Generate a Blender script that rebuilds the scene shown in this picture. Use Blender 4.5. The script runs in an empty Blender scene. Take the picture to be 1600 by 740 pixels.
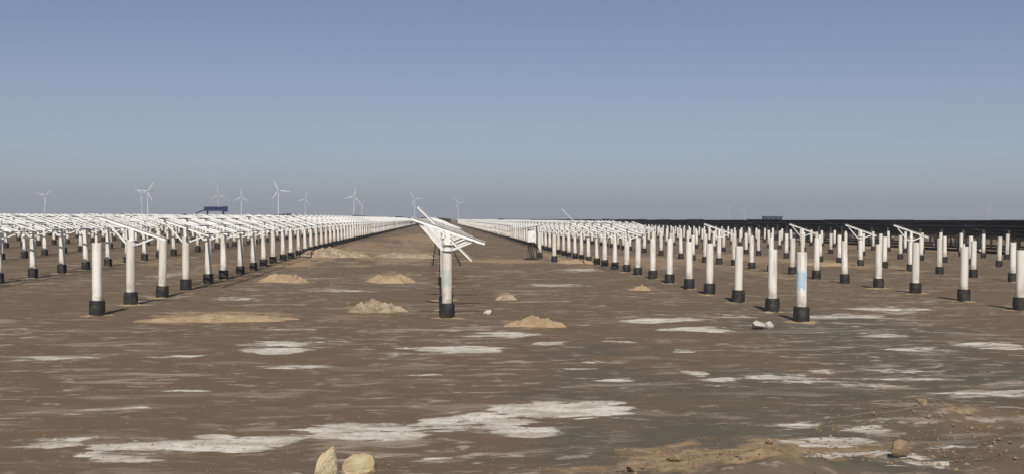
import bpy, math, random
import numpy as np
from mathutils import Vector, Matrix
random.seed(7)
S = bpy.context.scene
C = S.collection
R = math.radians

# ------------------------------------------------------------ camera
CAM_H, FPX = 3.0, 1700.0            # eye height (m), focal length in pixels of the 1600 px wide photograph
YAW, PITCH, ROLL = math.atan(114/FPX), math.atan(27.4/FPX), R(0.3)
cd = bpy.data.cameras.new('camera'); cam = bpy.data.objects.new('camera', cd); C.objects.link(cam)
cd.sensor_width = 36.0; cd.lens = 36.0*FPX/1600; cd.clip_start = 0.1; cd.clip_end = 40000
CM = Matrix.Rotation(-YAW, 4, 'Z') @ Matrix.Rotation(R(90)-PITCH, 4, 'X') @ Matrix.Rotation(ROLL, 4, 'Z')
cam.matrix_world = Matrix.Translation((0, 0, CAM_H)) @ CM
S.camera = cam
# ------------------------------------------------------------ sky, sun, exposure
SUN_EL, SUN_AZ = R(42), R(-4)        # the sun stands behind the viewer, a touch to the left
w = bpy.data.worlds.new('World'); S.world = w; w.use_nodes = True
nt = w.node_tree; nt.nodes.clear()
sky = nt.nodes.new('ShaderNodeTexSky'); sky.sky_type = 'NISHITA'; sky.sun_disc = False
sky.sun_elevation = SUN_EL; sky.sun_rotation = R(180)-SUN_AZ
sky.altitude = 2800; sky.air_density = 0.8; sky.dust_density = 1.0; sky.ozone_density = 0.4
bg = nt.nodes.new('ShaderNodeBackground'); bg.inputs[1].default_value = 0.078
wo = nt.nodes.new('ShaderNodeOutputWorld')
nt.links.new(sky.outputs[0], bg.inputs[0]); nt.links.new(bg.outputs[0], wo.inputs[0])
sl = bpy.data.lights.new('sun', 'SUN'); sl.energy = 4.6; sl.angle = R(0.53); sl.color = (1.0, 0.95, 0.86)
so = bpy.data.objects.new('sun', sl); C.objects.link(so)
sd = Vector((math.sin(SUN_AZ)*math.cos(SUN_EL), -math.cos(SUN_AZ)*math.cos(SUN_EL), math.sin(SUN_EL)))
so.rotation_euler = sd.to_track_quat('Z', 'Y').to_euler(); so.location = (20, -60, 80)
S.view_settings.view_transform = 'Standard'; S.view_settings.look = 'None'
S.view_settings.exposure = 0.0; S.view_settings.gamma = 1.0; S.view_settings.use_curve_mapping = False

# ------------------------------------------------------------ helpers
def ray(px, py):
    return (CM.to_3x3() @ Vector(((px-800)/FPX, -(py-370)/FPX, -1))).normalized()
def gp(px, py, z=0.0):
    d = ray(px, py); t = (z-CAM_H)/d.z
    return Vector((d.x*t, d.y*t, z))
def at_y(px, py, y):
    d = ray(px, py); t = y/d.y
    return Vector((d.x*t, y, CAM_H+d.z*t))

def _hash(ix, iy, s):
    n = (ix.astype(np.int64)*374761393 + iy.astype(np.int64)*668265263 + s*974711) & 0x7fffffff
    n = (n ^ (n >> 13))*1274126177 & 0x7fffffff
    return ((n ^ (n >> 16)) & 0xffff)/65535.0
def vnoise(x, y, s=0):
    ix = np.floor(x); iy = np.floor(y); fx = x-ix; fy = y-iy
    fx = fx*fx*(3-2*fx); fy = fy*fy*(3-2*fy)
    a = _hash(ix, iy, s); b = _hash(ix+1, iy, s); c = _hash(ix, iy+1, s); d = _hash(ix+1, iy+1, s)
    return (a*(1-fx)+b*fx)*(1-fy)+(c*(1-fx)+d*fx)*fy
def fbm(x, y, o=4, s=0):
    t = 0; a = 0.5
    for k in range(o):
        t = t+a*vnoise(x, y, s+k*17); x = x*2.03+7.1; y = y*2.03+3.7; a *= 0.5
    return t/(1-0.5**o)
def sstep(a, b, x):
    t = np.clip((x-a)/(b-a), 0, 1); return t*t*(3-2*t)

BERM = (gp(1150, 728), gp(1330, 712), gp(1500, 655))
def ground_z(x, y):
    """height of the ground sheet (numpy in, numpy out)"""
    x = np.asarray(x, float); y = np.asarray(y, float)
    far = sstep(36, 110, y)
    z = 0.28*far*sstep(2, 9, -x) - 0.16*far*sstep(3, 10, x)
    near = 1-sstep(70, 160, np.hypot(x, y))
    z = z + near*(0.10*(fbm(x*0.22, y*0.22, 3, 5)-0.5) + 0.05*(fbm(x*1.1, y*1.1, 3, 9)-0.5))
    # spoil thrown up along the edge of the track at the viewer's feet, to the right
    lump = fbm(x*2.3, y*2.3, 4, 31)
    b = BERM[0]
    q4 = (((x-b.x)/1.25)**2+((y-b.y+0.45)/0.85)**2)
    z = z + 0.20*np.exp(-q4**1.5)*(0.55+0.8*lump)+0.16*np.exp(-q4)*(fbm(x*5, y*5, 4, 77)-0.45)
    e = sstep(0, 1.6, (x-2.2)*0.5-(y-12.6)*1.0)*sstep(1.5, 4.5, x)
    z = z + e*0.16*(0.1+1.2*lump)+e*0.10*(fbm(x*6, y*6, 3, 91)-0.45)
    e2 = np.exp(-(((x-BERM[2].x)/1.6)**2+((y-BERM[2].y)/0.8)**2))
    z = z + 0.25*e2*(0.3+lump)
    return z
def gz(x, y): return float(ground_z(np.array([x]), np.array([y]))[0])

class MB:
    def __init__(s): s.v = []; s.f = []
    def add(s, vs, fs):
        n = len(s.v); s.v += [tuple(p) for p in vs]; s.f += [tuple(i+n for i in f) for f in fs]; return s
    def box(s, a, b):
        (x0, y0, z0), (x1, y1, z1) = a, b
        return s.add([(x0,y0,z0),(x1,y0,z0),(x1,y1,z0),(x0,y1,z0),(x0,y0,z1),(x1,y0,z1),(x1,y1,z1),(x0,y1,z1)],
              [(0,3,2,1),(4,5,6,7),(0,1,5,4),(1,2,6,5),(2,3,7,6),(3,0,4,7)])
    def bar(s, p, q, wd, ht, up=(0, 0, 1)):
        p = Vector(p); q = Vector(q); d = (q-p).normalized(); u = Vector(up)
        if abs(d.dot(u)) > 0.99: u = Vector((0, 1, 0))
        r = d.cross(u).normalized(); u = r.cross(d).normalized()
        vs = []
        for c in (p, q):
            for a, b in ((-1,-1),(1,-1),(1,1),(-1,1)): vs.append(c+r*(a*wd/2)+u*(b*ht/2))
        return s.add(vs, [(3,2,1,0),(4,5,6,7),(0,1,5,4),(1,2,6,5),(2,3,7,6),(3,0,4,7)])
    def channel(s, p, q, wd, ht, t=0.008, up=(0, 0, 1)):
        """a C section: web and two flanges"""
        p = Vector(p); q = Vector(q); d = (q-p).normalized(); u = Vector(up)
        r = d.cross(u).normalized(); u = r.cross(d).normalized()
        prof = [(-wd/2,-ht/2),(wd/2,-ht/2),(wd/2,-ht/2+t),(-wd/2+t,-ht/2+t),(-wd/2+t,ht/2-t),(wd/2,ht/2-t),(wd/2,ht/2),(-wd/2,ht/2)]
        vs = [c+r*a+u*b for c in (p, q) for a, b in prof]
        n = 8; fs = [(i, (i+1) % n, (i+1) % n+n, i+n) for i in range(n)]
        fs += [(0,3,2,1),(0,7,4,3),(7,6,5,4),(8,9,10,11),(8,11,12,15),(15,12,13,14)]
        return s.add(vs, fs)
    def lathe(s, prof, n=16, c=(0, 0), cap=True):
        k = len(s.v); m = len(prof)
        for r, z in prof:
            for i in range(n):
                a = 2*math.pi*i/n; s.v.append((c[0]+r*math.cos(a), c[1]+r*math.sin(a), z))
        for j in range(m-1):
            for i in range(n):
                i2 = (i+1) % n; s.f.append((k+j*n+i, k+j*n+i2, k+(j+1)*n+i2, k+(j+1)*n+i))
        if cap:
            s.f.append(tuple(k+i for i in reversed(range(n)))); s.f.append(tuple(k+(m-1)*n+i for i in range(n)))
        return s
    def tube(s, pts, r, n=8):
        k0 = len(s.v); pts = [Vector(p) for p in pts]
        for j, p in enumerate(pts):
            d = (pts[min(j+1, len(pts)-1)]-pts[max(j-1, 0)]).normalized()
            u = Vector((0, 0, 1)) if abs(d.z) < 0.9 else Vector((1, 0, 0))
            a = d.cross(u).normalized(); b = a.cross(d)
            for i in range(n):
                t = 2*math.pi*i/n; s.v.append(tuple(p+a*(r*math.cos(t))+b*(r*math.sin(t))))
        for j in range(len(pts)-1):
            for i in range(n):
                i2 = (i+1) % n; s.f.append((k0+j*n+i, k0+j*n+i2, k0+(j+1)*n+i2, k0+(j+1)*n+i))
        s.f.append(tuple(k0+i for i in range(n))); s.f.append(tuple(k0+(len(pts)-1)*n+i for i in reversed(range(n))))
        return s
    def mesh(s, name, mat=None, smooth=False):
        m = bpy.data.meshes.new(name); m.from_pydata(s.v, [], s.f); m.update()
        if smooth:
            m.polygons.foreach_set('use_smooth', [True]*len(m.polygons))
            try: m.set_sharp_from_angle(angle=R(40))
            except Exception: pass
        if mat: m.materials.append(mat)
        return m
def new(name, data=None, parent=None, loc=None, rot=None, scale=None):
    o = bpy.data.objects.new(name, data); C.objects.link(o)
    if parent is not None: o.parent = parent
    if loc is not None: o.location = loc
    if rot is not None: o.rotation_euler = rot
    if scale is not None: o.scale = scale
    return o
def tag(o, label=None, cat=None, group=None, kind=None):
    if label: o['label'] = label
    if cat: o['category'] = cat
    if group: o['group'] = group
    if kind: o['kind'] = kind
    return o
ORD = ['first', 'second', 'third', 'fourth', 'fifth', 'sixth', 'seventh', 'eighth', 'ninth', 'tenth', 'eleventh', 'twelfth', 'thirteenth', 'fourteenth']

# ------------------------------------------------------------ materials
class NB:
    def __init__(s, name):
        s.m = bpy.data.materials.new(name); s.m.use_nodes = True; s.t = s.m.node_tree
        s.p = s.t.nodes['Principled BSDF']
    def n(s, typ, **kw):
        x = s.t.nodes.new(typ)
        for k, v in kw.items(): setattr(x, k, v)
        return x
    def l(s, a, b): s.t.links.new(a, b)
    def val(s, sock, v):
        if hasattr(v, 'is_output'): s.l(v, sock)
        else: sock.default_value = v
    def math(s, op, a, b=0.0, c=None, clamp=False):
        x = s.n('ShaderNodeMath', operation=op, use_clamp=clamp)
        s.val(x.inputs[0], a); s.val(x.inputs[1], b)
        if c is not None: s.val(x.inputs[2], c)
        return x.outputs[0]
    def noise(s, vec, scale, detail=4, rough=0.55, dist=0.0):
        x = s.n('ShaderNodeTexNoise'); x.inputs['Scale'].default_value = scale; x.inputs['Detail'].default_value = detail
        x.inputs['Roughness'].default_value = rough; x.inputs['Distortion'].default_value = dist
        if vec is not None: s.l(vec, x.inputs['Vector'])
        return x.outputs['Fac']
    def ramp(s, v, a, b, lo=0.0, hi=1.0):
        x = s.n('ShaderNodeMapRange', interpolation_type='SMOOTHSTEP'); s.val(x.inputs[0], v)
        for i, q in enumerate((a, b, lo, hi)): x.inputs[i+1].default_value = q
        return x.outputs[0]
    def mix(s, f, a, b, mode='MIX'):
        x = s.n('ShaderNodeMix', data_type='RGBA', blend_type=mode)
        s.val(x.inputs[0], f)
        for k, v in ((6, a), (7, b)):
            if hasattr(v, 'is_output'): s.l(v, x.inputs[k])
            else: x.inputs[k].default_value = (*v, 1)
        return x.outputs[2]
    def obj(s): return s.n('ShaderNodeTexCoord').outputs['Object']
    def pos(s): return s.n('ShaderNodeNewGeometry').outputs['Position']
    def attr(s, name):
        x = s.n('ShaderNodeAttribute'); x.attribute_name = name; return x.outputs['Fac']
    def scaled(s, vec, sc):
        x = s.n('ShaderNodeVectorMath', operation='MULTIPLY'); s.l(vec, x.inputs[0]); x.inputs[1].default_value = sc
        return x.outputs[0]
    def bump(s, h, strength=0.3, dist=0.02):
        x = s.n('ShaderNodeBump'); x.inputs['Strength'].default_value = strength; x.inputs['Distance'].default_value = dist
        s.l(h, x.inputs['Height']); s.l(x.outputs[0], s.p.inputs['Normal'])
    def fin(s, col, rough=0.8, metal=0.0, spec=None):
        if hasattr(col, 'is_output'): s.l(col, s.p.inputs['Base Color'])
        else: s.p.inputs['Base Color'].default_value = (*col, 1)
        s.val(s.p.inputs['Roughness'], rough); s.val(s.p.inputs['Metallic'], metal)
        if spec is not None: s.p.inputs['Specular IOR Level'].default_value = spec
        return s.m
def mat_concrete():
    b = NB('pale_concrete'); P = b.pos(); rnd = b.n('ShaderNodeObjectInfo').outputs['Random']
    base = b.mix(b.ramp(rnd, 0.35, 0.95), (0.80, 0.76, 0.70), (0.68, 0.63, 0.56))
    st = b.noise(b.scaled(P, (9, 9, 0.9)), 1.0, 5, 0.6)
    col = b.mix(b.ramp(st, 0.46, 0.72, 0, 0.65), base, (0.44, 0.37, 0.30))
    z = b.n('ShaderNodeSeparateXYZ'); b.l(b.obj(), z.inputs[0])
    dirt = b.math('MULTIPLY', b.ramp(z.outputs[2], 1.0, 0.35), b.ramp(b.noise(P, 3.5, 5, 0.65), 0.36, 0.62, 0.0, 0.9))
    col = b.mix(dirt, col, (0.33, 0.26, 0.20))
    b.bump(b.noise(P, 60, 3), 0.15, 0.004)
    return b.fin(col, 0.75)
def mat_simple(name, c0, c1, scale=4.0, rough=0.6, metal=0.0, bump=0.0, spec=None, lo=0.4, hi=0.7):
    b = NB(name); P = b.pos(); n = b.noise(P, scale, 5)
    if bump: b.bump(b.noise(P, scale*6, 4), 0.4, bump)
    return b.fin(b.mix(b.ramp(n, lo, hi), c0, c1), rough, metal, spec)
M = {}
M['concrete'] = mat_concrete()
M['bitumen'] = mat_simple('black_bitumen_coat', (0.018, 0.017, 0.016), (0.075, 0.062, 0.05), 5.0, 0.6, 0, 0.01, lo=0.45, hi=0.8)
M['steel'] = mat_simple('bright_galvanised_steel', (0.80, 0.79, 0.77), (0.68, 0.67, 0.65), 3.0, 0.55, 0.0)
M['module'] = mat_simple('dark_module_glass', (0.030, 0.040, 0.080), (0.040, 0.050, 0.090), 0.6, 0.35)
M['alu'] = mat_simple('module_frame_aluminium', (0.30, 0.31, 0.33), (0.22, 0.23, 0.25), 2.0, 0.4, 0.5)
M['turbine'] = mat_simple('white_turbine_paint', (0.78, 0.78, 0.78), (0.70, 0.70, 0.70), 0.05, 0.4)
M['blue'] = mat_simple('dark_blue_machine_paint', (0.018, 0.022, 0.10), (0.030, 0.030, 0.075), 1.5, 0.45)
M['rubber'] = mat_simple('dusty_black_rubber', (0.02, 0.02, 0.02), (0.06, 0.05, 0.04), 3, 0.85)
M['cabin'] = mat_simple('slate_blue_cabin_panel', (0.075, 0.095, 0.13), (0.055, 0.07, 0.095), 0.8, 0.55)
M['glass'] = mat_simple('dark_window_glass', (0.01, 0.012, 0.015), (0.02, 0.022, 0.025), 1, 0.12)
M['darkpaint'] = mat_simple('dark_olive_lorry_paint', (0.035, 0.038, 0.036), (0.055, 0.05, 0.045), 1.2, 0.6)
M['whitebox'] = mat_simple('white_enamel_box', (0.80, 0.80, 0.79), (0.72, 0.71, 0.69), 3, 0.4)
M['black'] = mat_simple('black_plastic_conduit', (0.02, 0.022, 0.022), (0.035, 0.034, 0.03), 6, 0.6)
M['bluefilm'] = mat_simple('faded_blue_smear', (0.42, 0.55, 0.66), (0.58, 0.62, 0.65), 7.0, 0.6)
M['greenfilm'] = mat_simple('pale_green_smear', (0.44, 0.50, 0.46), (0.56, 0.56, 0.52), 7.0, 0.6)
def mat_sand(name, a, c, d, sc=2.2):
    b = NB(name); P = b.pos()
    col = b.mix(b.ramp(b.noise(P, sc, 6, 0.65), 0.38, 0.62), a, c)
    col = b.mix(b.ramp(b.noise(P, sc*5, 5, 0.7), 0.5, 0.72, 0, 0.8), col, d)
    b.bump(b.noise(P, sc*7, 6, 0.7), 0.8, 0.05)
    return b.fin(col, 0.95, 0, 0.15)
M['sand'] = mat_sand('tan_sand_spoil', (0.42, 0.305, 0.185), (0.32, 0.225, 0.135), (0.48, 0.38, 0.26))
M['rubble'] = mat_sand('pale_salty_rubble', (0.42, 0.33, 0.23), (0.25, 0.185, 0.12), (0.58, 0.50, 0.40), 3.0)
M['stone'] = mat_sand('ochre_stone', (0.50, 0.39, 0.22), (0.62, 0.52, 0.34), (0.34, 0.25, 0.14), 3.5)
M['stone2'] = mat_sand('brown_stone', (0.34, 0.25, 0.15), (0.25, 0.18, 0.11), (0.44, 0.35, 0.24), 5.0)
M['saltlump'] = mat_sand('white_salt_lump', (0.66, 0.62, 0.56), (0.52, 0.47, 0.40), (0.74, 0.71, 0.66), 5.0)

def mat_ground():
    b = NB('salt_flat_soil'); P = b.pos()
    big = b.noise(P, 0.11, 4, 0.5)
    ol = b.math('ADD', b.attr('olive'), b.math('MULTIPLY', b.math('SUBTRACT', big, 0.5), 1.6))
    col = b.mix(b.ramp(ol, 0.25, 0.75), (0.158, 0.112, 0.074), (0.118, 0.102, 0.077))
    mid = b.noise(P, 0.9, 6, 0.62)
    col = b.mix(b.ramp(mid, 0.42, 0.75, 0, 0.5), col, (0.168, 0.128, 0.089))
    fine = b.noise(P, 9.0, 6, 0.7)
    col = b.mix(b.ramp(fine, 0.40, 0.30, 0, 0.55), col, (0.06, 0.046, 0.034))
    # loose sand
    sn = b.math('ADD', b.attr('sand'), b.math('MULTIPLY', b.math('SUBTRACT', b.noise(P, 1.7, 5, 0.65), 0.5), 1.5))
    sandc = b.mix(b.ramp(b.noise(P, 4.0, 5, 0.7), 0.4, 0.65), (0.38, 0.27, 0.16), (0.25, 0.165, 0.09))
    sn = b.math('ADD', sn, b.ramp(b.noise(b.scaled(P, (0.6, 1.0, 1.0)), 0.10, 3), 0.52, 0.68, 0.0, 0.38))
    col = b.mix(b.ramp(sn, 0.35, 0.75), col, sandc)
    # salt crust: surveyed patches plus thin streaks between them
    st = b.scaled(P, (0.38, 1.0, 1.0))
    n1 = b.noise(st, 0.9, 7, 0.66, 0.5)
    n2 = b.noise(st, 3.6, 6, 0.7, 0.3)
    nn = b.math('ADD', b.math('MULTIPLY', b.math('SUBTRACT', n1, 0.5), 2.0), b.math('MULTIPLY', b.math('SUBTRACT', n2, 0.5), 1.7))
    sv = b.math('ADD', b.attr('salt'), nn)
    m1 = b.ramp(sv, 0.40, 0.58)
    halo = b.ramp(sv, 0.12, 0.50, 0, 0.45)
    tone = b.noise(st, 2.6, 6, 0.65)
    saltc = b.mix(b.ramp(tone, 0.35, 0.62), (0.44, 0.385, 0.315), (0.72, 0.665, 0.58))
    col = b.mix(halo, col, (0.18, 0.14, 0.105))
    fine2 = b.ramp(fine, 0.34, 0.50, 0.5, 1.0)
    col = b.mix(b.math('MULTIPLY', m1, fine2), col, saltc)
    zone = b.ramp(b.noise(P, 0.13, 3), 0.38, 0.58, 0.25, 1.0)
    thin = b.noise(b.scaled(P, (0.32, 1.1, 1.0)), 1.3, 8, 0.7, 0.6)
    m2 = b.math('MULTIPLY', b.ramp(thin, 0.53, 0.63, 0, 0.75), zone)
    col = b.mix(m2, col, (0.38, 0.315, 0.245))
    thin2 = b.noise(b.scaled(P, (0.45, 1.0, 1.0)), 3.1, 6, 0.68, 0.4)
    col = b.mix(b.math('MULTIPLY', b.ramp(thin2, 0.555, 0.645, 0, 0.8), zone), col, (0.44, 0.38, 0.31))
    h = b.math('ADD', b.math('MULTIPLY', m1, 0.25), b.math('ADD', b.math('MULTIPLY', fine, 0.6), mid))
    b.bump(h, 0.55, 0.06)
    return b.fin(col, 0.95, 0, 0.12)
M['ground'] = mat_ground()

# ------------------------------------------------------------ ground sheet
def axis(lo, hi, step, out_lo, out_hi, k=1.13):
    a = list(np.arange(lo, hi+1e-6, step)); s = step
    x = hi
    while x < out_hi: s *= k; x += s; a.append(min(x, out_hi))
    x = lo; s = step; pre = []
    while x > out_lo: s *= k; x -= s; pre.append(max(x, out_lo))
    return np.array(pre[::-1]+a)
xs = axis(-18, 19, 0.14, -26000, 26000); ys = axis(8, 52, 0.14, -26000, 26000)
GX, GY = np.meshgrid(xs, ys); GZ = ground_z(GX, GY)
nx, ny = len(xs), len(ys)
gm = bpy.data.meshes.new('ground')
gm.vertices.add(nx*ny); gm.vertices.foreach_set('co', np.stack([GX, GY, GZ], -1).reshape(-1).astype(np.float32))
ii = (np.arange(ny-1)[:, None]*nx+np.arange(nx-1)[None]).reshape(-1)
q = np.stack([ii, ii+1, ii+1+nx, ii+nx], -1).reshape(-1).astype(np.int32)
nf = len(ii); gm.loops.add(nf*4); gm.loops.foreach_set('vertex_index', q)
gm.polygons.add(nf); gm.polygons.foreach_set('loop_start', np.arange(0, nf*4, 4, dtype=np.int32))
gm.polygons.foreach_set('use_smooth', np.ones(nf, dtype=bool)); gm.update(calc_edges=True)
# where the crust, the loose sand and the greyer silt lie (x, y, width, height in photo pixels -> metres on the ground; weight; slant)
SALT = [(440,541,120,20,1), (405,538,150,9,.8), (720,544,140,10,1), (780,522,100,9,1), (490,571,150,8,.8), (615,552,60,7,.8), (860,535,55,6,.9),
 (270,555,100,5,.6), (240,568,60,6,.6), (200,703,130,22,1), (330,696,190,20,1), (420,688,90,14,.9), (545,670,210,20,1.1), (600,680,160,16,1), (735,655,190,26,1.15),
 (690,664,120,20,1), (870,637,190,22,1.15), (930,637,110,20,1.1), (820,672,120,18,1), (340,681,70,8,.9), (1030,500,200,7,1), (1150,495,100,6,.8), (1095,515,120,9,1),
 (1330,495,170,9,1), (1380,523,100,9,1), (1400,483,130,9,1), (1065,547,50,8,1), (1085,582,45,8,1), (1120,592,70,9,1), (1190,588,60,9,1), (1300,588,330,26,.62),
 (1400,578,150,12,.75), (1200,662,170,22,.55), (965,597,70,12,.75), (1000,606,110,10,.7), (935,563,60,5,.8), (1010,690,90,8,.6), (540,455,110,6,.8), (370,466,80,5,.6),
 (260,430,60,8,.6), (1440,580,60,14,.8), (160,553,60,6,.9), (1330,690,200,26,.75), (1400,725,140,24,.8), (80,560,120,12,.8), (60,690,160,18,.9), (1540,540,120,12,.9), (1530,610,160,12,.8),
 (640,585,130,5,.5), (830,597,110,6,.5), (250,655,120,6,.55), (300,610,90,5,.5), (690,628,60,6,.6), (740,612,90,5,.5), (500,600,80,5,.5), (850,445,120,7,.7), (900,420,80,6,.8), (690,708,50,5,.6), (820,712,120,10,.45),
 (1230,595,120,10,.8), (1350,600,130,9,.8), (1420,590,110,9,.8), (1290,578,90,6,.8), (1130,604,110,8,.6), (1350,670,90,10,.7), (1310,712,90,14,1), (1380,690,80,10,.95), (1440,735,90,14,1.1), (1280,735,70,14,.9), (1480,700,120,16,.9),
 (180,640,110,6,.6), (420,560,90,5,.6), (560,620,90,5,.5), (380,600,70,4,.5), (690,575,90,5,.5), (970,535,70,4,.6), (900,575,80,4,.5), (1180,540,90,4,.6), (1240,555,80,4,.6), (1420,545,90,6,.7), (460,515,90,4,.5), (700,515,60,4,.6)]
SAND = [(340,493,240,20,1), (560,495,140,10,.7), (585,482,90,20,.8), (835,506,100,18,.9), (440,436,90,16,.9), (610,432,90,18,.9), (620,400,150,22,1), (510,400,90,26,1), (790,462,50,16,.8),
 (1140,725,330,70,1.2), (1330,700,330,60,.9), (1470,650,130,30,1), (900,735,180,26,.7), (890,400,90,26,1), (1290,408,140,26,1), (1190,425,90,16,.8), (1080,408,120,16,.8), (300,425,120,20,.7), (1390,400,100,16,.8),
 (560,388,160,22,.9), (660,372,110,14,1), (770,405,150,14,.7), (740,432,120,10,.5), (1000,405,200,22,.9), (1150,400,200,22,.9), (1400,385,200,14,.9), (230,412,180,18,.8), (660,385,120,14,.8), (1010,450,60,12,.8), (530,455,180,12,.5)]
OLIVE = [(1250,690,700,160,1.1), (1380,560,300,140,.9), (1150,640,760,240,1), (1300,520,420,120,.8), (560,735,420,60,.6), (1000,430,200,60,.3)]
def field(lst, x, y):
    b = np.full(x.shape, 0.0)
    for (px, py, wp, hp, wt) in lst:
        c = gp(px, py); r = c.y*wp/2/FPX
        y0 = gp(px, py+hp/2).y; y1 = gp(px, max(py-hp/2, 348)).y; ry = max((y1-y0)/2, 0.1)
        m = (np.abs(x-c.x) < r*1.6) & (np.abs(y-c.y) < ry*1.6)
        wx = (fbm(x[m]*1.1, y[m]*1.6, 4, 41)-0.5); wy = (fbm(x[m]*0.8+9, y[m]*1.6, 4, 57)-0.5)
        d = np.hypot((x[m]-c.x)/r+wx*1.1, (y[m]-c.y)/ry+wy*1.5)
        b[m] = np.maximum(b[m], wt*np.clip(1.32-d, -0.0, 0.66))
    return b
for nm, lst in (('salt', SALT), ('sand', SAND), ('olive', OLIVE)):
    at = gm.attributes.new(nm, 'FLOAT', 'POINT'); at.data.foreach_set('value', field(lst, GX, GY).reshape(-1).astype(np.float32))
gm.materials.append(M['ground'])
tag(new('ground', gm), kind='structure')

# ------------------------------------------------------------ piles
PITCH_Y = 4.0
PR, FR = 0.146, 0.238
def shaft_mesh(n, top, name='shaft'):
    return MB().lathe([(PR, 0.0), (PR, top-0.012), (PR-0.012, top)], n).mesh(name, M['concrete'], True)
def foot_mesh(n):
    return MB().lathe([(FR*0.98, -0.30), (FR*0.98, 0.05), (FR, 0.20), (FR*0.97, 0.41), (FR*0.95, 0.45), (PR+0.004, 0.455)], n).mesh('coated_foot', M['bitumen'], True)
HTS = [1.98, 2.05, 2.12, 2.2]
SHAFT = {h: shaft_mesh(20, h) for h in HTS}; SHAFT_LO = {h: shaft_mesh(8, h) for h in HTS}
FOOT = foot_mesh(20); FOOT_LO = foot_mesh(8)
def fill_mesh(seed):
    n1, n2 = 22, 5; A, T = np.meshgrid(np.linspace(0, 2*np.pi, n1, endpoint=False), np.linspace(0.32, 1, n2+1))
    rr = 0.60*T*(1+0.25*np.sin(2*A+seed*2)+0.15*np.sin(3*A+seed)+0.1*np.sin(5*A+seed*3)); x = rr*np.cos(A); y = rr*np.sin(A)
    z = 0.075*(1-T)*(0.3+1.4*fbm(x*5+seed, y*5, 3, seed))-0.025
    m = MB(); m.v = [tuple(p) for p in np.stack([x, y, z], -1).reshape(-1, 3)]
    for j in range(n2):
        for i in range(n1): m.f.append((j*n1+i, j*n1+(i+1) % n1, (j+1)*n1+(i+1) % n1, (j+1)*n1+i))
    return m.mesh('backfill', M['rubble' if seed % 2 else 'sand'], True)
FILL = [fill_mesh(k) for k in range(6)]
def pile(x, y, h, lo, label, group, lean=0.0):
    o = new('concrete_pile', None, None, (x, y, gz(x, y)), (random.gauss(0, lean), random.gauss(0, lean), random.random()*6.28))
    a = new('shaft', (SHAFT_LO if lo else SHAFT)[h], o); c = new('coated_foot', FOOT_LO if lo else FOOT, o)
    if y < 75 and random.random() < 0.75: new('backfill', random.choice(FILL), o, None, (0, 0, random.random()*6.28), (random.uniform(0.8, 1.25),)*3)
    return tag(o, label, 'pile', group)

# rows run along +Y; x, first pile y, first racked pile index, single frames at these indices
ROWS = [dict(k='lane', x=0.26, y0=32.7, rack=9, frames=tuple(range(9))), dict(k='L1', x=-10.45, y0=33.9, rack=3, frames=(1,)), dict(k='R1', x=10.95, y0=35.2, rack=7),
        dict(k='R2', x=19.8, y0=35.9, rack=17, frames=(10,)), dict(k='R3', x=29.0, y0=37.2, rack=34, frames=(7, 9, 12)),
        dict(k='R4', x=38.2, y0=56, rack=999, frames=()), dict(k='R5', x=47.4, y0=72, rack=999, frames=())]
for i in range(38): ROWS.append(dict(k='L%d' % (i+2), x=-19.6-9.2*i, y0=34.2+random.uniform(-0.6, 0.6), rack=0))
YEND = 640
def in_view(x, y, m=60):
    px = 800+FPX*math.tan(math.atan2(x, y)-YAW)
    return -m < px < 1600+m
DESC = {'lane': 'the lone row in the open lane', 'L1': 'the first racked row from the lane', 'R1': 'the first bare row from the lane',
        'R2': 'the second bare row from the lane', 'R3': 'the third bare row from the lane', 'R4': 'the fourth bare row from the lane', 'R5': 'the bare row closest to the dark panels'}
def row_desc(k):
    if k in DESC: return DESC[k]
    q = int(k[1:])
    return 'the %s racked row from the lane' % ORD[q-1] if q <= 14 else 'the remote racked rows behind the blue rig'
cand = []
for r in ROWS:
    n = int((YEND-r['y0'])/PITCH_Y)
    for i in range(n):
        y = r['y0']+i*PITCH_Y
        if not in_view(r['x'], y): continue
        cand.append((math.hypot(r['x'], y)*(1.0 if r['k'] in DESC else 1.25), r, i, r['x']+random.gauss(0, 0.025), y+random.gauss(0, 0.05)))
cand.sort(key=lambda c: c[0])
far_sh, far_ft = MB(), MB()
def row_height(r, i): return 2.2 if r['k'] in ('lane',) or r['k'][0] == 'L' else (2.05 if i < r['rack'] and i not in r.get('frames', ()) else 2.05)
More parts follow.
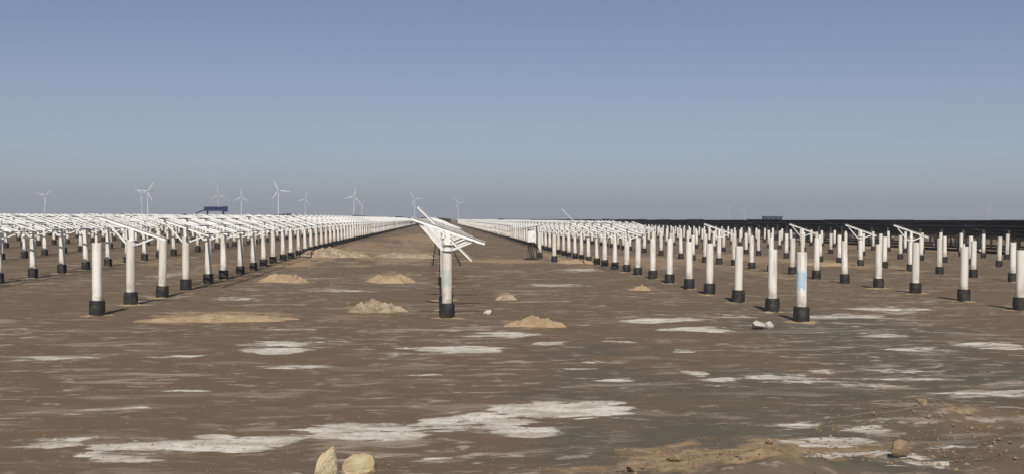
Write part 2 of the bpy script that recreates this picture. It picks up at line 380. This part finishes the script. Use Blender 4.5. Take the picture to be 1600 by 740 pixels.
for n, (_, r, i, x, y) in enumerate(cand):
    h = row_height(r, i)
    if h == 2.05 and i < r['rack'] and i not in r.get('frames', ()): h = random.choice([1.98, 2.05, 2.05, 2.12])
    if n < 285:
        k = r['k']
        if k in ('lane', 'L1', 'R1', 'R2', 'R3') and i < 14:
            if k == 'lane' and i == 0: lb = 'front pile of the lane row, white with pale green smear, carrying white rack'
            else: lb = '%s white concrete pile with black foot in %s' % (ORD[i], DESC[k])
            gr = 'piles of '+DESC[k]
        elif k in DESC:
            lb = 'white pile with black foot farther along %s' % DESC[k]; gr = 'piles farther along '+DESC[k]
        else:
            lb = 'white pile with black foot under %s' % row_desc(k); gr = 'piles under '+row_desc(k)
        o = pile(x, y, h, y > 60, lb, gr, 0.006 if i >= r['rack'] else 0.012)
        if k == 'lane' and i == 0:
            o.rotation_euler = (0, 0, 0)
            m = MB(); nseg = 7
            for j in range(nseg+1):
                a = R(-150+j*95/nseg)
                for z in (0.95, 1.45): m.v.append(((PR+0.003)*math.cos(a), (PR+0.003)*math.sin(a), z+0.05*math.sin(j*2.1)))
            for j in range(nseg): m.f.append((2*j, 2*j+2, 2*j+3, 2*j+1))
            new('paint_smear', m.mesh('paint_smear', M['greenfilm'], True), o)
    else:
        z = gz(x, y)
        far_sh.lathe([(PR, z), (PR, z+h)], 5, (x, y)); far_ft.lathe([(FR, z-0.2), (FR, z+0.4)], 5, (x, y))
fo = new('pile_field', far_sh.mesh('far_shafts', M['concrete'], True)); tag(fo, 'far white piles standing under the racks across the plain', 'piles', kind='stuff')
tag(new('coated_feet', far_ft.mesh('far_feet', M['bitumen'], True), fo), kind='stuff')
# the odd pile set in front of the bare row, with a blue smear, and two by the combiner box
c = gp(1252, 504); o = pile(c.x, c.y, 2.05, False, 'white concrete pile with a faded blue smear, standing ahead of the bare row', None)
o.rotation_euler = (0, 0, 0)
m = MB(); nseg = 8
for j in range(nseg+1):
    a = R(-175+j*120/nseg)
    for z in (0.98, 1.48): m.v.append(((PR+0.003)*math.cos(a), (PR+0.003)*math.sin(a), z+0.06*math.sin(j*1.7)))
for j in range(nseg): m.f.append((2*j, 2*j+2, 2*j+3, 2*j+1))
new('paint_smear', m.mesh('paint_smear', M['bluefilm'], True), o)
c = gp(843, 401); pile(c.x, c.y, 2.05, True, 'white pile with black foot directly behind the white combiner box', None)
c = gp(866, 407); pile(c.x, c.y, 1.98, True, 'short white pile with black foot beside the white combiner box', None)

# ------------------------------------------------------------ mounting racks
TILT = 0.333
def raf_z(x): return 2.62-TILT*x
UPN = Vector((TILT, 0, 1)).normalized()
PUR_X = (-0.92, 0.0, 0.92)
RAIL_L = [q*4.0+d for q in range(5) for d in (0.35, 0.7, 1.05)]
RAIL_Y = [-0.6+k*1.0 for k in range(20) if (k-0.6) % 4 > 0.5]
def m_post(): return MB().box((-0.07, -0.07, 2.19), (0.07, 0.07, 2.56)).box((-0.15, -0.15, 2.201), (0.15, 0.15, 2.215))
def m_clamp(): return MB().lathe([(PR+0.004, 2.02), (PR+0.016, 2.02), (PR+0.016, 2.12), (PR+0.004, 2.12)], 16, cap=False).box((-0.21, -0.03, 2.03), (-PR-0.01, 0.03, 2.11)).box((PR+0.01, -0.03, 2.03), (0.21, 0.03, 2.11))
def m_rafter(): return MB().channel((-1.08, 0, raf_z(-1.08)), (1.12, 0, raf_z(1.12)), 0.065, 0.11, 0.01, UPN)
def m_brace(s): return MB().bar((s*0.19, 0.06, 2.07), (s*(0.92 if s < 0 else 0.82), 0.06, raf_z(s*(0.92 if s < 0 else 0.82))-0.03), 0.045, 0.055)
TL = 5*PITCH_Y-0.03
def m_purlin(x):
    c = Vector((x, 0, raf_z(x)))+UPN*0.0825
    return MB().channel((c.x, -0.9, c.z), (c.x, -0.9+TL, c.z), 0.08, 0.05, 0.008, UPN)
PM = dict(post=m_post().mesh('head_post', M['steel']), clamp=m_clamp().mesh('clamp', M['steel'], True), rafter=m_rafter().mesh('rafter', M['steel']),
          br0=m_brace(-1).mesh('brace', M['steel']), br1=m_brace(1).mesh('brace', M['steel']))
RAIL = MB().bar((-1.1, 0, raf_z(-1.1)+0.142), (1.14, 0, raf_z(1.14)+0.142), 0.07, 0.05, UPN).mesh('rail', M['steel'])
PUR = [m_purlin(x).mesh('purlin', M['steel']) for x in PUR_X]
def add_frame(o, y):
    new('head_post', PM['post'], o, (0, y, 0)); cl = new('clamp', PM['clamp'], o, (0, y, 0)); new('rafter', PM['rafter'], o, (0, y, 0))
    new('brace', PM['br0'], o, (0, y, 0)); new('brace', PM['br1'], o, (0, y, 0))
def full_table(lod, rails=True):
    m = MB()
    for j in range(5):
        y = j*PITCH_Y
        m.bar((-1.08, y, raf_z(-1.08)), (1.12, y, raf_z(1.12)), 0.065, 0.11, UPN)
        m.box((-0.07, y-0.07, 2.19), (0.07, y+0.07, 2.56))
        if lod < 2:
            for s in (-1, 1): m.bar((s*0.19, y+0.06, 2.07), (s*0.87, y+0.06, raf_z(s*0.87)-0.03), 0.05, 0.06)
    for x in PUR_X:
        c = Vector((x, 0, raf_z(x)))+UPN*0.0825
        m.bar((c.x, -0.9, c.z), (c.x, -0.9+TL, c.z), 0.08, 0.05, UPN)
    for ry in RAIL_L if not rails else (RAIL_Y if lod < 2 else RAIL_Y[::2]): m.bar((-1.1, ry, raf_z(-1.1)+0.142), (1.14, ry, raf_z(1.14)+0.142), 0.07, 0.05, UPN)
    return m
T1 = full_table(1).mesh('mounting_rack', M['steel']); T2 = full_table(2); T0 = full_table(1, False).mesh('mounting_rack', M['steel'])
tabs = []
for r in ROWS:
    i = r['rack']
    while r['y0']+(i+5)*PITCH_Y < YEND:
        y = r['y0']+i*PITCH_Y
        if in_view(r['x'], y, 500) or in_view(r['x'], y+20): tabs.append((math.hypot(r['x'], y+8)*(1 if r['k'] in DESC else 1.2), r, i, y))
        i += 5
tabs.sort(key=lambda t: t[0])
far = MB()
for n, (_, r, i, y) in enumerate(tabs):
    j = (i-r['rack'])//5; z = gz(r['x'], y+8)
    dz = gz(r['x'], y+8)*(1.0 if r['k'][0] == 'R' else 0.85)-{'L': 0.06, 'R': 0.15}.get(r['k'][0], 0)
    if n < 240:
        k = r['k']
        if k == 'lane': lb = ('first white steel rack of the lone row in the open lane' if j == 0 else 'white steel rack farther along the lone row in the open lane')
        elif k in DESC and j < 4: lb = '%s white steel rack from the front of %s' % (ORD[j], DESC[k])
        elif k in DESC: lb = 'white steel rack far along %s' % DESC[k]
        else: lb = 'white steel rack of %s' % row_desc(k)
        gr = 'mounting racks of '+row_desc(k)
        if n < 36:
            o = new('mounting_rack', None, None, (r['x'], y, dz))
            for q in range(5): add_frame(o, q*PITCH_Y)
            for pm in PUR: new('purlin', pm, o)
            for ry in (RAIL_Y if r['k'] not in DESC else RAIL_L): new('rail', RAIL, o, (0, ry, 0))
        else: o = new('mounting_rack', T0 if r['k'] in DESC and j < 3 else T1, None, (r['x'], y, dz+random.uniform(-0.04, 0.04)))
        tag(o, lb, 'mounting rack', gr)
    else:
        ez = dz+random.uniform(-0.05, 0.05)
        far.add([(a+r['x'], b+y, c2+ez) for a, b, c2 in T2.v], T2.f)
tag(new('rack_field', far.mesh('rack_field', M['steel'])), 'far white steel racks massed to the skyline', 'racks', kind='stuff')
for r in ROWS:
    for q, i in enumerate(r.get('frames', ())):
        y = r['y0']+i*PITCH_Y
        o = new('rack_frame', None, None, (r['x'], y, gz(r['x'], y)-(0.15 if r['k'][0] == 'R' else 0))); add_frame(o, 0)
        tag(o, '%s lone white rafter frame from the front of %s' % (ORD[q], DESC[r['k']]), 'rack frame', 'lone rafter frames on bare piles')
# rafters still hanging loose at a steep angle
def loose(x, y, zc, ln, ang, label):
    m = MB().channel((-ln/2*math.cos(ang), 0, ln/2*math.sin(ang)), (ln/2*math.cos(ang), 0, -ln/2*math.sin(ang)), 0.06, 0.08, 0.009)
    o = new('loose_rafter', None, None, (x, y, zc)); new('channel', m.mesh('channel', M['steel']), o)
    new('bolt', MB().tube([(0, -0.06, 0), (0, 0.16, 0)], 0.02, 8).mesh('bolt', M['steel']), o)
    tag(o, label, 'rafter')
loose(0.20, 36.55, 2.5, 2.55, R(44.5), 'loose white rafter hanging at a steep slant behind the front pile of the lane')
c = at_y(888, 337, 163); loose(c.x, 163.0, c.z, 2.9, R(46), 'lone white rafter sticking up steeply above the massed racks toward the panels')

# ------------------------------------------------------------ combiner box on its stand
c = gp(830, 404); by = c.y; bx = at_y(830, 370, by).x; bz = gz(bx, by)
o = new('combiner_box', None, None, (bx, by, bz))
bm_ = MB().box((-0.27, -0.16, 1.32), (0.27, 0.12, 2.28)); bo = new('cabinet', bm_.mesh('cabinet', M['whitebox']), o)
new('door', MB().box((-0.245, -0.178, 1.35), (0.245, -0.162, 2.25)).mesh('door', M['whitebox']), bo)
new('handle', MB().box((0.17, -0.20, 1.72), (0.20, -0.18, 1.86)).mesh('handle', M['black']), bo)
new('canopy', MB().bar((-0.72, -0.05, 2.30), (0.85, -0.05, 2.62), 0.75, 0.03).mesh('canopy', M['darkpaint']), o)
for s in (-0.22, 0.44): new('stand_post', MB().box((s-0.035, 0.13, -0.1), (s+0.035, 0.20, 2.36+0.2*(s+0.22))).mesh('stand_post', M['darkpaint']), o)
for x0, x1, bow in ((-0.18, 0.12, -0.12), (-0.08, 0.18, -0.1), (0.02, 0.28, -0.02), (0.12, 0.42, 0.22), (0.2, 0.52, 0.34)):
    pts = [(x0+(x1-x0)*t+bow*math.sin(math.pi*t)*0.8, -0.02+0.1*math.sin(3*t), 1.33-1.36*t) for t in [k/8 for k in range(9)]]
    new('conduit', MB().tube(pts, 0.035, 8).mesh('conduit', M['black'], True), o)
new('clay_base', MB().lathe([(0.62, -0.05), (0.45, 0.10), (0.2, 0.16)], 12).mesh('clay_base', M['bitumen'], True), o)
tag(o, 'white combiner box on a stand with dark sloping canopy and black conduits', 'combiner box')

# ------------------------------------------------------------ installed solar panels beyond the bare rows
def panel_parts():
    mod, fr, po = MB(), MB(), MB()
    cx = 2.95; t = math.tan(R(19)); U = Vector((t, 0, 1)).normalized()
    def zz(x): return 1.86-t*x
    for k in range(17):
        y0 = k*1.15
        for x0, x1 in ((-cx, -0.01), (0.01, cx)):
            vs = []
            for off in (0, 0.035):
                for (xx, yy) in ((x0, y0), (x1, y0), (x1, y0+1.13), (x0, y0+1.13)):
                    p = Vector((xx, yy, zz(xx)))+U*off; vs.append(p)
            mod.add(vs, [(0,3,2,1),(4,5,6,7),(0,1,5,4),(1,2,6,5),(2,3,7,6),(3,0,4,7)])
    for x in (-1.6, -0.5, 0.5, 1.6): fr.bar((x, 0, zz(x)-0.06), (x, 19.5, zz(x)-0.06), 0.05, 0.08, U)
    for y in (2, 7, 12.5, 17.5):
        fr.bar((-1.9, y, zz(-1.9)-0.15), (1.9, y, zz(1.9)-0.15), 0.06, 0.09, U)
        for x in (-0.9, 0.9): po.lathe([(0.13, -0.6), (0.13, zz(x)-0.18)], 8, (x, y))
    return mod.mesh('modules', M['module']), fr.mesh('rails', M['alu']), po.mesh('posts', M['concrete'], True)
MODM, FRM, POM = panel_parts()
for a, X in enumerate((57.5, 65.5, 73.5)):
    for i in range(42):
        y = 92+8*a+i*20.0
        o = new('solar_panel_table', None, None, (X, y, gz(X, y)+0.36+random.uniform(-0.09, 0.06)), (0, random.gauss(0, 0.018), random.gauss(0, 0.004)))
        
        for nm_, me_ in (('modules', MODM), ('rails', FRM), ('posts', POM)): tag(new(nm_, me_, o), kind='stuff')
        if a == 0: lb = 'table of dark solar panels in the panel row closest to the bare white piles'
        else: lb = 'table of dark solar panels in a row behind the first panel row'
        tag(o, lb, 'solar panels', 'front row of dark panel tables' if a == 0 else 'rear rows of dark panel tables')

# ------------------------------------------------------------ wind turbines
def turbine_meshes():
    tw = MB().lathe([(2.1, 0), (1.9, 30), (1.6, 60), (1.25, 88.5)], 16).mesh('tower', M['turbine'], True)
    na = MB().box((-1.7, -3.5, 88.2), (1.7, 6.5, 91.8)).mesh('nacelle', M['turbine'])
    hb = MB().lathe([(0.3, -2.2), (1.4, -1.2), (1.8, 0.4), (1.7, 1.6)], 12).mesh('hub', M['turbine'], True)
    b = MB(); prof = [(0.8, 0.8, 1.2), (3, 1.0, 1.2), (8, 2.1, 0.7), (16, 1.7, 0.45), (28, 1.15, 0.25), (37, 0.45, 0.12), (38.5, 0.1, 0.05)]
    for z, c, t in prof:
        b.v += [(-c*0.8, 0, z), (-c*0.2, -t, z), (c*0.9, 0, z), (-c*0.2, t, z)]
    for j in range(len(prof)-1):
        for i in range(4): b.f.append((j*4+i, j*4+(i+1) % 4, j*4+4+(i+1) % 4, j*4+4+i))
    b.f += [(3, 2, 1, 0), tuple(len(b.v)-4+i for i in range(4))]
    return tw, na, hb, b.mesh('blade', M['turbine'], True)
TW, NA, HB, BL = turbine_meshes()
TURB = [(231,299,35,3500,'second nearest'), (222,303,70,6600,''), (341,304,-4,7200,''), (377,308,0,4300,''), (435,298,-25,3350,''), (477,312,17,5200,''), (553,307,15,4200,''),
        (565,319,40,6400,''), (648,311,-35,5400,''), (716,317,85,5800,''), (1140,324,60,7600,''), (1163,327,20,8000,''), (1335,331,25,8000,''), (70,306,50,5200,''), (1545,325,10,7400,'')]
TL_ = {231: 'white wind turbine at the open end of the turbine line, past a fainter twin', 222: 'faint wind turbine tucked close beside a clearer one', 341: 'faint slender wind turbine rising beside the dark blue rig',
       377: 'pale wind turbine with one blade straight up, just past the blue rig', 435: 'tallest and clearest white wind turbine on the skyline', 477: 'smaller pale wind turbine next to the tallest one',
       553: 'pale wind turbine with a small faint twin at its foot', 565: 'small faint wind turbine at the foot of a larger pale one', 648: 'faint wind turbine above the rack of the lane row',
       716: 'faint wind turbine with one blade level, at the end of the lane', 1140: 'very faint wind turbine above the dark panels, taller of a pair', 1163: 'very faint wind turbine above the dark panels, lower of a pair',
       1335: 'very faint lone wind turbine above the dark panels, away from the slate cabin', 70: 'pale wind turbine beyond the open end of the racked rows', 1545: 'very faint wind turbine past the end of the dark panels'}
for (px, py, ang, d, _) in TURB:
    d = d*0.72
    hub = at_y(px, py, d); s = (hub.z)/90.0
    o = new('wind_turbine', None, None, (hub.x, d, 0), (0, 0, 0), (s, s, s))
    new('tower', TW, o); na = new('nacelle', NA, o)
    h = new('hub', HB, o, (0, -4.4, 90), (R(-90), 0, 0))
    for k in range(3): new('blade', BL, o, (0, -4.4, 90), (0, R(ang+120*k), 0))
    tag(o, TL_[px], 'wind turbine', 'wind turbines on the skyline')

# ------------------------------------------------------------ blue pile rig, site cabin, lorries
Y = 235.0; p0 = at_y(337, 326.5, Y); x0 = p0.x; sc = Y/FPX
o = new('pile_rig', None, None, (x0, Y, gz(x0, Y)))
zt = p0.z-gz(x0, Y)
for s in (-1, 1):
    tr = MB()
    loop = [(-2.0, 0.0), (1.9, 0.0), (2.25, 0.35), (2.1, 0.75), (-2.1, 0.8), (-2.4, 0.4)]
    n = len(loop); y0 = s*1.0-0.28; y1 = s*1.0+0.28
    tr.add([(a, y0, b) for a, b in loop]+[(a, y1, b) for a, b in loop], [tuple(reversed(range(n))), tuple(range(n, 2*n))]+[(i, (i+1) % n, (i+1) % n+n, i+n) for i in range(n)])
    t_ = new('crawler_track', tr.mesh('crawler_track', M['rubber']), o)
    for wx in (-1.7, -0.6, 0.6, 1.7):
        wm = MB().lathe([(0.30, 0), (0.30, 0.1)], 12).mesh('roller', M['blue'], True)
        new('roller', wm, t_, (wx, s*1.0-0.34 if s < 0 else s*1.0+0.24, 0.4), (R(-90), 0, 0))
new('chassis', MB().box((-1.9, -0.75, 0.55), (2.0, 0.75, 1.3)).box((-0.9, -0.9, 1.3), (1.7, 0.9, 2.2)).mesh('chassis', M['blue']), o)
cb = new('cab', MB().box((-1.9, -0.85, 1.3), (-0.95, 0.3, 2.75)).mesh('cab', M['blue']), o)
new('window', MB().box((-1.8, -0.862, 1.9), (-1.05, -0.852, 2.6)).mesh('window', M['glass']), cb)
L, Rr = (320-337)*sc, (354-337)*sc
mast = MB()
for zz in (zt-0.36, zt+0.36): 
    for yy in (-0.3, 0.3): mast.bar((L, yy, zz), (Rr, yy, zz), 0.16, 0.22)
for k in range(9):
    a = L+(Rr-L)*k/9; b2 = L+(Rr-L)*(k+1)/9
    for yy in (-0.3, 0.3): mast.bar((a, yy, zt-0.3), (b2, yy, zt+0.3), 0.1, 0.12); mast.bar((a, yy, zt-0.3), (a, yy, zt+0.3), 0.1, 0.12)
mast.box((L+0.3, -0.22, zt-0.2), (Rr-0.4, 0.22, zt+0.22))
new('mast', mast.mesh('mast', M['blue']), o)
new('hammer', MB().box((Rr-0.75, -0.5, zt-0.62), (Rr+0.1, 0.5, zt+0.55)).box((Rr-0.95, -0.3, zt-0.85), (Rr-0.6, 0.3, zt-0.5)).mesh('hammer', M['blue']), o)
new('inclined_arm', MB().bar((L+0.2, 0, zt-0.15), ((307-337)*sc, 0, zt-0.95), 0.35, 0.22).mesh('inclined_arm', M['blue']), o)
for xx in ((324-337)*sc, (347.5-337)*sc): new('prop', MB().bar((xx, 0, 1.2), (xx+0.12, 0, zt-0.3), 0.3, 0.3).mesh('prop', M['blue']), o)
tag(o, 'dark blue piling rig with its mast laid flat above the white racks', 'piling rig')

Y = 420.0; a = at_y(1194.5, 345, Y); b = at_y(1222.5, 338, Y); bzg = gz(a.x, Y)
wd, top = b.x-a.x, b.z-bzg
o = new('site_cabin', None, None, ((a.x+b.x)/2, Y, bzg))
wl = new('wall', MB().box((-wd/2, 0, 0), (wd/2, 3, top-0.25)).mesh('wall', M['cabin']), o)
for k in range(11):
    xx = -wd/2+0.35+k*(wd-0.7)/10
    new('rib', MB().box((xx-0.06, -0.06, 0.2), (xx+0.06, -0.002, top-0.4)).mesh('rib', M['cabin']), wl)
for k in range(4):
    xx = -wd/2+0.9+k*(wd-1.8)/3
    wn = new('window', MB().box((xx-0.45, -0.10, top-1.7), (xx+0.45, -0.062, top-0.8)).mesh('window', M['glass']), wl)
new('roof', MB().box((-wd/2-0.25, -0.3, top-0.25), (wd/2+0.25, 3.3, top-0.08)).box((-wd/2-0.05, -0.1, top-0.08), (wd/2+0.05, 3.1, top)).mesh('roof', M['cabin']), o)
tag(o, 'slate blue site cabin rising above the dark solar panels', 'site cabin')

def lorry_meshes():
    cabm = MB().add([(-3.6,-1.2,0.9),(-1.7,-1.2,0.9),(-1.7,1.2,0.9),(-3.6,1.2,0.9),(-3.5,-1.15,2.2),(-3.2,-1.1,3.3),(-1.7,-1.1,3.4),(-1.7,1.1,3.4),(-3.2,1.1,3.3),(-3.5,1.15,2.2)],
        [(3,2,1,0),(0,1,6,5,4),(1,2,7,6),(2,3,9,8,7),(3,0,4,9),(4,5,8,9),(5,6,7,8)]).mesh('cab', M['darkpaint'])
    bed = MB().add([(-1.4,-1.2,1.3),(3.6,-1.2,1.3),(3.6,1.2,1.3),(-1.4,1.2,1.3),(-1.6,-1.3,3.7),(4.0,-1.3,3.2),(4.0,1.3,3.2),(-1.6,1.3,3.7)],
        [(3,2,1,0),(4,5,6,7),(0,1,5,4),(1,2,6,5),(2,3,7,6),(3,0,4,7)]).mesh('tipper_bed', M['darkpaint'])
    ch = MB().box((-3.5, -0.5, 0.7), (3.6, 0.5, 1.2)).mesh('chassis', M['black'])
    wh = MB().lathe([(0.3, 0), (0.52, 0.02), (0.52, 0.33), (0.3, 0.35)], 14).mesh('wheel', M['rubber'], True)
    gl = MB().box((-3.1, -1.215, 2.3), (-2.0, -1.165, 3.1)).mesh('side_window', M['glass'])
    return cabm, bed, ch, wh, gl
LM = lorry_meshes()
for (px, Y, s, rz, lb) in ((196, 330, 1.06, 0.1, 'dark lorry behind the racks close to the endmost wind turbine'), (281, 345, 1.03, 3.0, 'dark lorry behind the racks beside the blue piling rig, arm end'), (445, 300, 1.08, 3.3, 'dark lorry behind the racks at the foot of the tallest wind turbine'),
                  (560, 330, 1.02, 0.2, 'dark lorry behind the racks below the pair of twin turbines'), (625, 400, 0.98, 0.0, 'dark lorry behind the racks near the mouth of the lane'), (664, 420, 0.98, 2.9, 'dark lorry behind the slanting loose rafter of the lane row'), (690, 445, 0.95, 0.3, 'dark lorry behind the front rack of the lane row'), (786, 470, 0.93, 0.3, 'dark lorry where the far dark panels begin')):
    x = at_y(px, 340, Y).x
    o = new('tipper_lorry', None, None, (x, Y, gz(x, Y)), (0, 0, rz), (s, s, s))
    cb = new('cab', LM[0], o); new('side_window', LM[4], cb); new('tipper_bed', LM[1], o); new('chassis', LM[2], o)
    for wx in (-2.7, 1.4, 2.7):
        for sy in (-1.2, 0.85): new('wheel', LM[3], o, (wx, sy, 0.52), (R(-90), 0, 0))
    tag(o, lb, 'lorry', 'dark lorries on the skyline')

# ------------------------------------------------------------ spoil mounds and stones
def mound(px, py, wp, hp, mat, label, seed, depth=0.6, flat=1.0):
    c = gp(px, py); wm = c.y*wp/FPX; hm = c.y*hp/FPX*0.78
    n1, n2 = 72, 24
    A, T = np.meshgrid(np.linspace(0, 2*np.pi, n1, endpoint=False), np.linspace(0, 1, n2+1))
    rr = 1.12*T*(1+0.20*np.sin(2*A+seed)+0.13*np.sin(3*A+seed*1.7)+0.08*np.sin(7*A+seed))
    x = wm/2*rr*np.cos(A); y = wm/2*depth*rr*np.sin(A); u = x/wm; v = y/wm/max(depth, 0.5)
    f = fbm(u*4.5+seed*3.1, v*4.5+seed, 4, 3); f2 = fbm(u*14+seed, v*14+3, 4, 11); f3 = fbm(u*40+seed, v*40+5, 2, 19)
    z = hm*np.maximum(0, 1-T**2)**0.9*(0.25+1.25*f)+hm*(0.55*(f2-0.5)+0.30*(f3-0.5))*(1-T**4)-hm*0.12-0.05*T**2
    z = z+ground_z(c.x+x, c.y+y)
    m = MB(); m.v = [tuple(p) for p in np.stack([x, y, z], -1).reshape(-1, 3)]
    for j in range(n2):
        for i in range(n1): m.f.append((j*n1+i, j*n1+(i+1) % n1, (j+1)*n1+(i+1) % n1, (j+1)*n1+i))
    o = new('spoil_mound', m.mesh('spoil_mound', M[mat]), None, (c.x, c.y, 0)); tag(o, label, 'mound')
    return c, wm, hm
MOUNDS = [(585,486,74,24,'rubble','pale rubble mound between the lane row and the long sand streak',1,.6), (836,510,84,20,'sand','low smooth tan sand heap beside the lone lane pile',2,.55),
  (445,440,74,18,'sand','tan spoil mound close to the row on the blue rig side',3,.7), (612,440,82,20,'sand','tan spoil mound behind the pale rubble mound',4,.7), (790,468,40,13,'rubble','small steep clod heap between the lane row and bare row',5,.6),
  (350,499,250,14,'sand','long low streak of tan sand before the racked row',6,.35), (1000,453,34,9,'sand','little sand heap at the feet of the bare row',7,.6), (515,404,92,18,'rubble','broad rubble heap at the foot of the racked row',8,.9),
  (640,402,110,10,'rubble','low wide rubble spread across the lane behind the mounds',9,.9), (905,408,70,8,'sand','pinkish sand bank by the combiner box',10,.9), (1290,412,90,7,'sand','low sand bank between the bare rows toward the panels',11,.9)]
for a in MOUNDS: mound(a[0], a[1], a[2], a[3], a[4], a[5], a[6], a[7])

def stone_mesh(seed, mat, n=3, point=0.0):
    import bmesh
    bm = bmesh.new(); bmesh.ops.create_icosphere(bm, subdivisions=n, radius=0.5)
    rs = random.Random(seed)
    cuts = [(Vector((rs.gauss(0, 1), rs.gauss(0, 1), rs.gauss(0, 1))).normalized(), rs.uniform(0.20, 0.37)) for _ in range(16)]
    for v in bm.verts:
        for nn, d in cuts:
            k = v.co.dot(nn)
            if k > d: v.co -= nn*(k-d)*0.95
        v.co *= 1+0.03*rs.gauss(0, 1)
        if point:
            k = max(0, v.co.z+0.1)*point; v.co.x = v.co.x*(1-k)+0.16*k; v.co.y *= 1-k; v.co.z *= 1.15
    m = bpy.data.meshes.new('stone'); bm.to_mesh(m); bm.free(); m.materials.append(M[mat]); return m
STM = [stone_mesh(3, 'stone', 3, 0.75), stone_mesh(8, 'stone', 3, 0.35)]; ST2 = [stone_mesh(s, 'stone2', 2) for s in (1, 2, 5, 6)]; STW = [stone_mesh(s, 'saltlump', 2) for s in (11, 12)]
def stone(px, py, wp, hp, mesh, label, rz=0.0, ry=0.0):
    c = gp(px, py); c.z = gz(c.x, c.y); s = c.y/FPX*1.25
    o = new('stone', mesh, None, (c.x, c.y, c.z+hp*s*0.33), (0, ry, rz), (wp*s, wp*s*0.85, hp*s)); tag(o, label, 'stone'); return o
stone(508, 752, 46, 60, STM[0], 'pointed ochre stone next to the broader pale one', 0.5, 0.15)
stone(561, 757, 66, 64, STM[1], 'broad rounded pale ochre stone next to the pointed one', 1.2)
stone(1407, 724, 32, 30, ST2[0], 'angular brown stone lying on the salt crusted spoil', 0.3, 0.3)
stone(1203, 692, 16, 9, ST2[1], 'small tan stone at the crest of the earth spoil')
stone(1440, 652, 22, 14, ST2[2], 'brown clod on the far bank of spoil, beside a smaller one', 0.9)
stone(1452, 664, 12, 9, ST2[3], 'small pale clod on the far bank of spoil', 0.2)
stone(1050, 728, 26, 14, ST2[1], 'flat brown clod at the edge of the earth spoil', 0.8)
stone(988, 737, 26, 12, ST2[2], 'dark brown clod at the outer foot of the earth spoil', 1.8)
stone(762, 492, 17, 9, STW[0], 'small white salt lump beside the lone lane pile')
stone(1184, 513, 36, 14, STW[1], 'flat white salt lump below the blue-smeared pile, bigger one', 0.4)
stone(1201, 512, 22, 13, STW[0], 'small white salt lump touching the flat one near the blue-smeared pile', 1.1)
rs = random.Random(21); gv = MB()
base = [(0,0,0.5),(0.5,0,0),(0,0.5,0),(-0.5,0,0),(0,-0.5,0),(0.1,0.1,-0.3)]
fcs = [(0,1,2),(0,2,3),(0,3,4),(0,4,1),(5,2,1),(5,3,2),(5,4,3),(5,1,4)]
def clods(px0, px1, py0, py1, n, s0, s1):
    for _ in range(n):
        c = gp(rs.uniform(px0, px1), rs.uniform(py0, py1)); z = gz(c.x, c.y); s = rs.uniform(s0, s1)*rs.uniform(0.5, 1); a = rs.random()*6.28
        ca, sa = math.cos(a), math.sin(a); k = [rs.uniform(0.6, 1.3) for _ in range(6)]
        gv.add([(c.x+s*k[i]*(p[0]*ca-p[1]*sa), c.y+s*k[i]*(p[0]*sa+p[1]*ca), z+s*0.7*k[i]*p[2]+s*0.1) for i, p in enumerate(base)], fcs)
clods(960, 1270, 695, 745, 420, 0.02, 0.09); clods(1260, 1600, 640, 745, 420, 0.02, 0.09); clods(0, 1600, 420, 740, 2600, 0.012, 0.05); clods(480, 720, 385, 445, 260, 0.05, 0.15); clods(540, 640, 470, 492, 120, 0.04, 0.12); clods(860, 960, 395, 430, 120, 0.05, 0.13)
tag(new('scattered_clods', gv.mesh('scattered_clods', M['stone2'])), 'small brown clods and gravel scattered over the soil', 'gravel', kind='stuff')

# ------------------------------------------------------------ haze
hz = NB('thin_dusty_air'); hz.t.nodes.remove(hz.p)
pv = hz.n('ShaderNodeVolumePrincipled'); pv.inputs['Color'].default_value = (0.79, 0.83, 0.905, 1); pv.inputs['Density'].default_value = 2.3e-4
pv.inputs['Anisotropy'].default_value = 0.0
hz.l(pv.outputs[0], hz.t.nodes['Material Output'].inputs['Volume'])
tag(new('haze', MB().box((-30000, -30000, -1.6), (30000, 30000, 300)).mesh('haze', hz.m)), 'thin dusty haze over the whole plain', 'haze', kind='stuff')
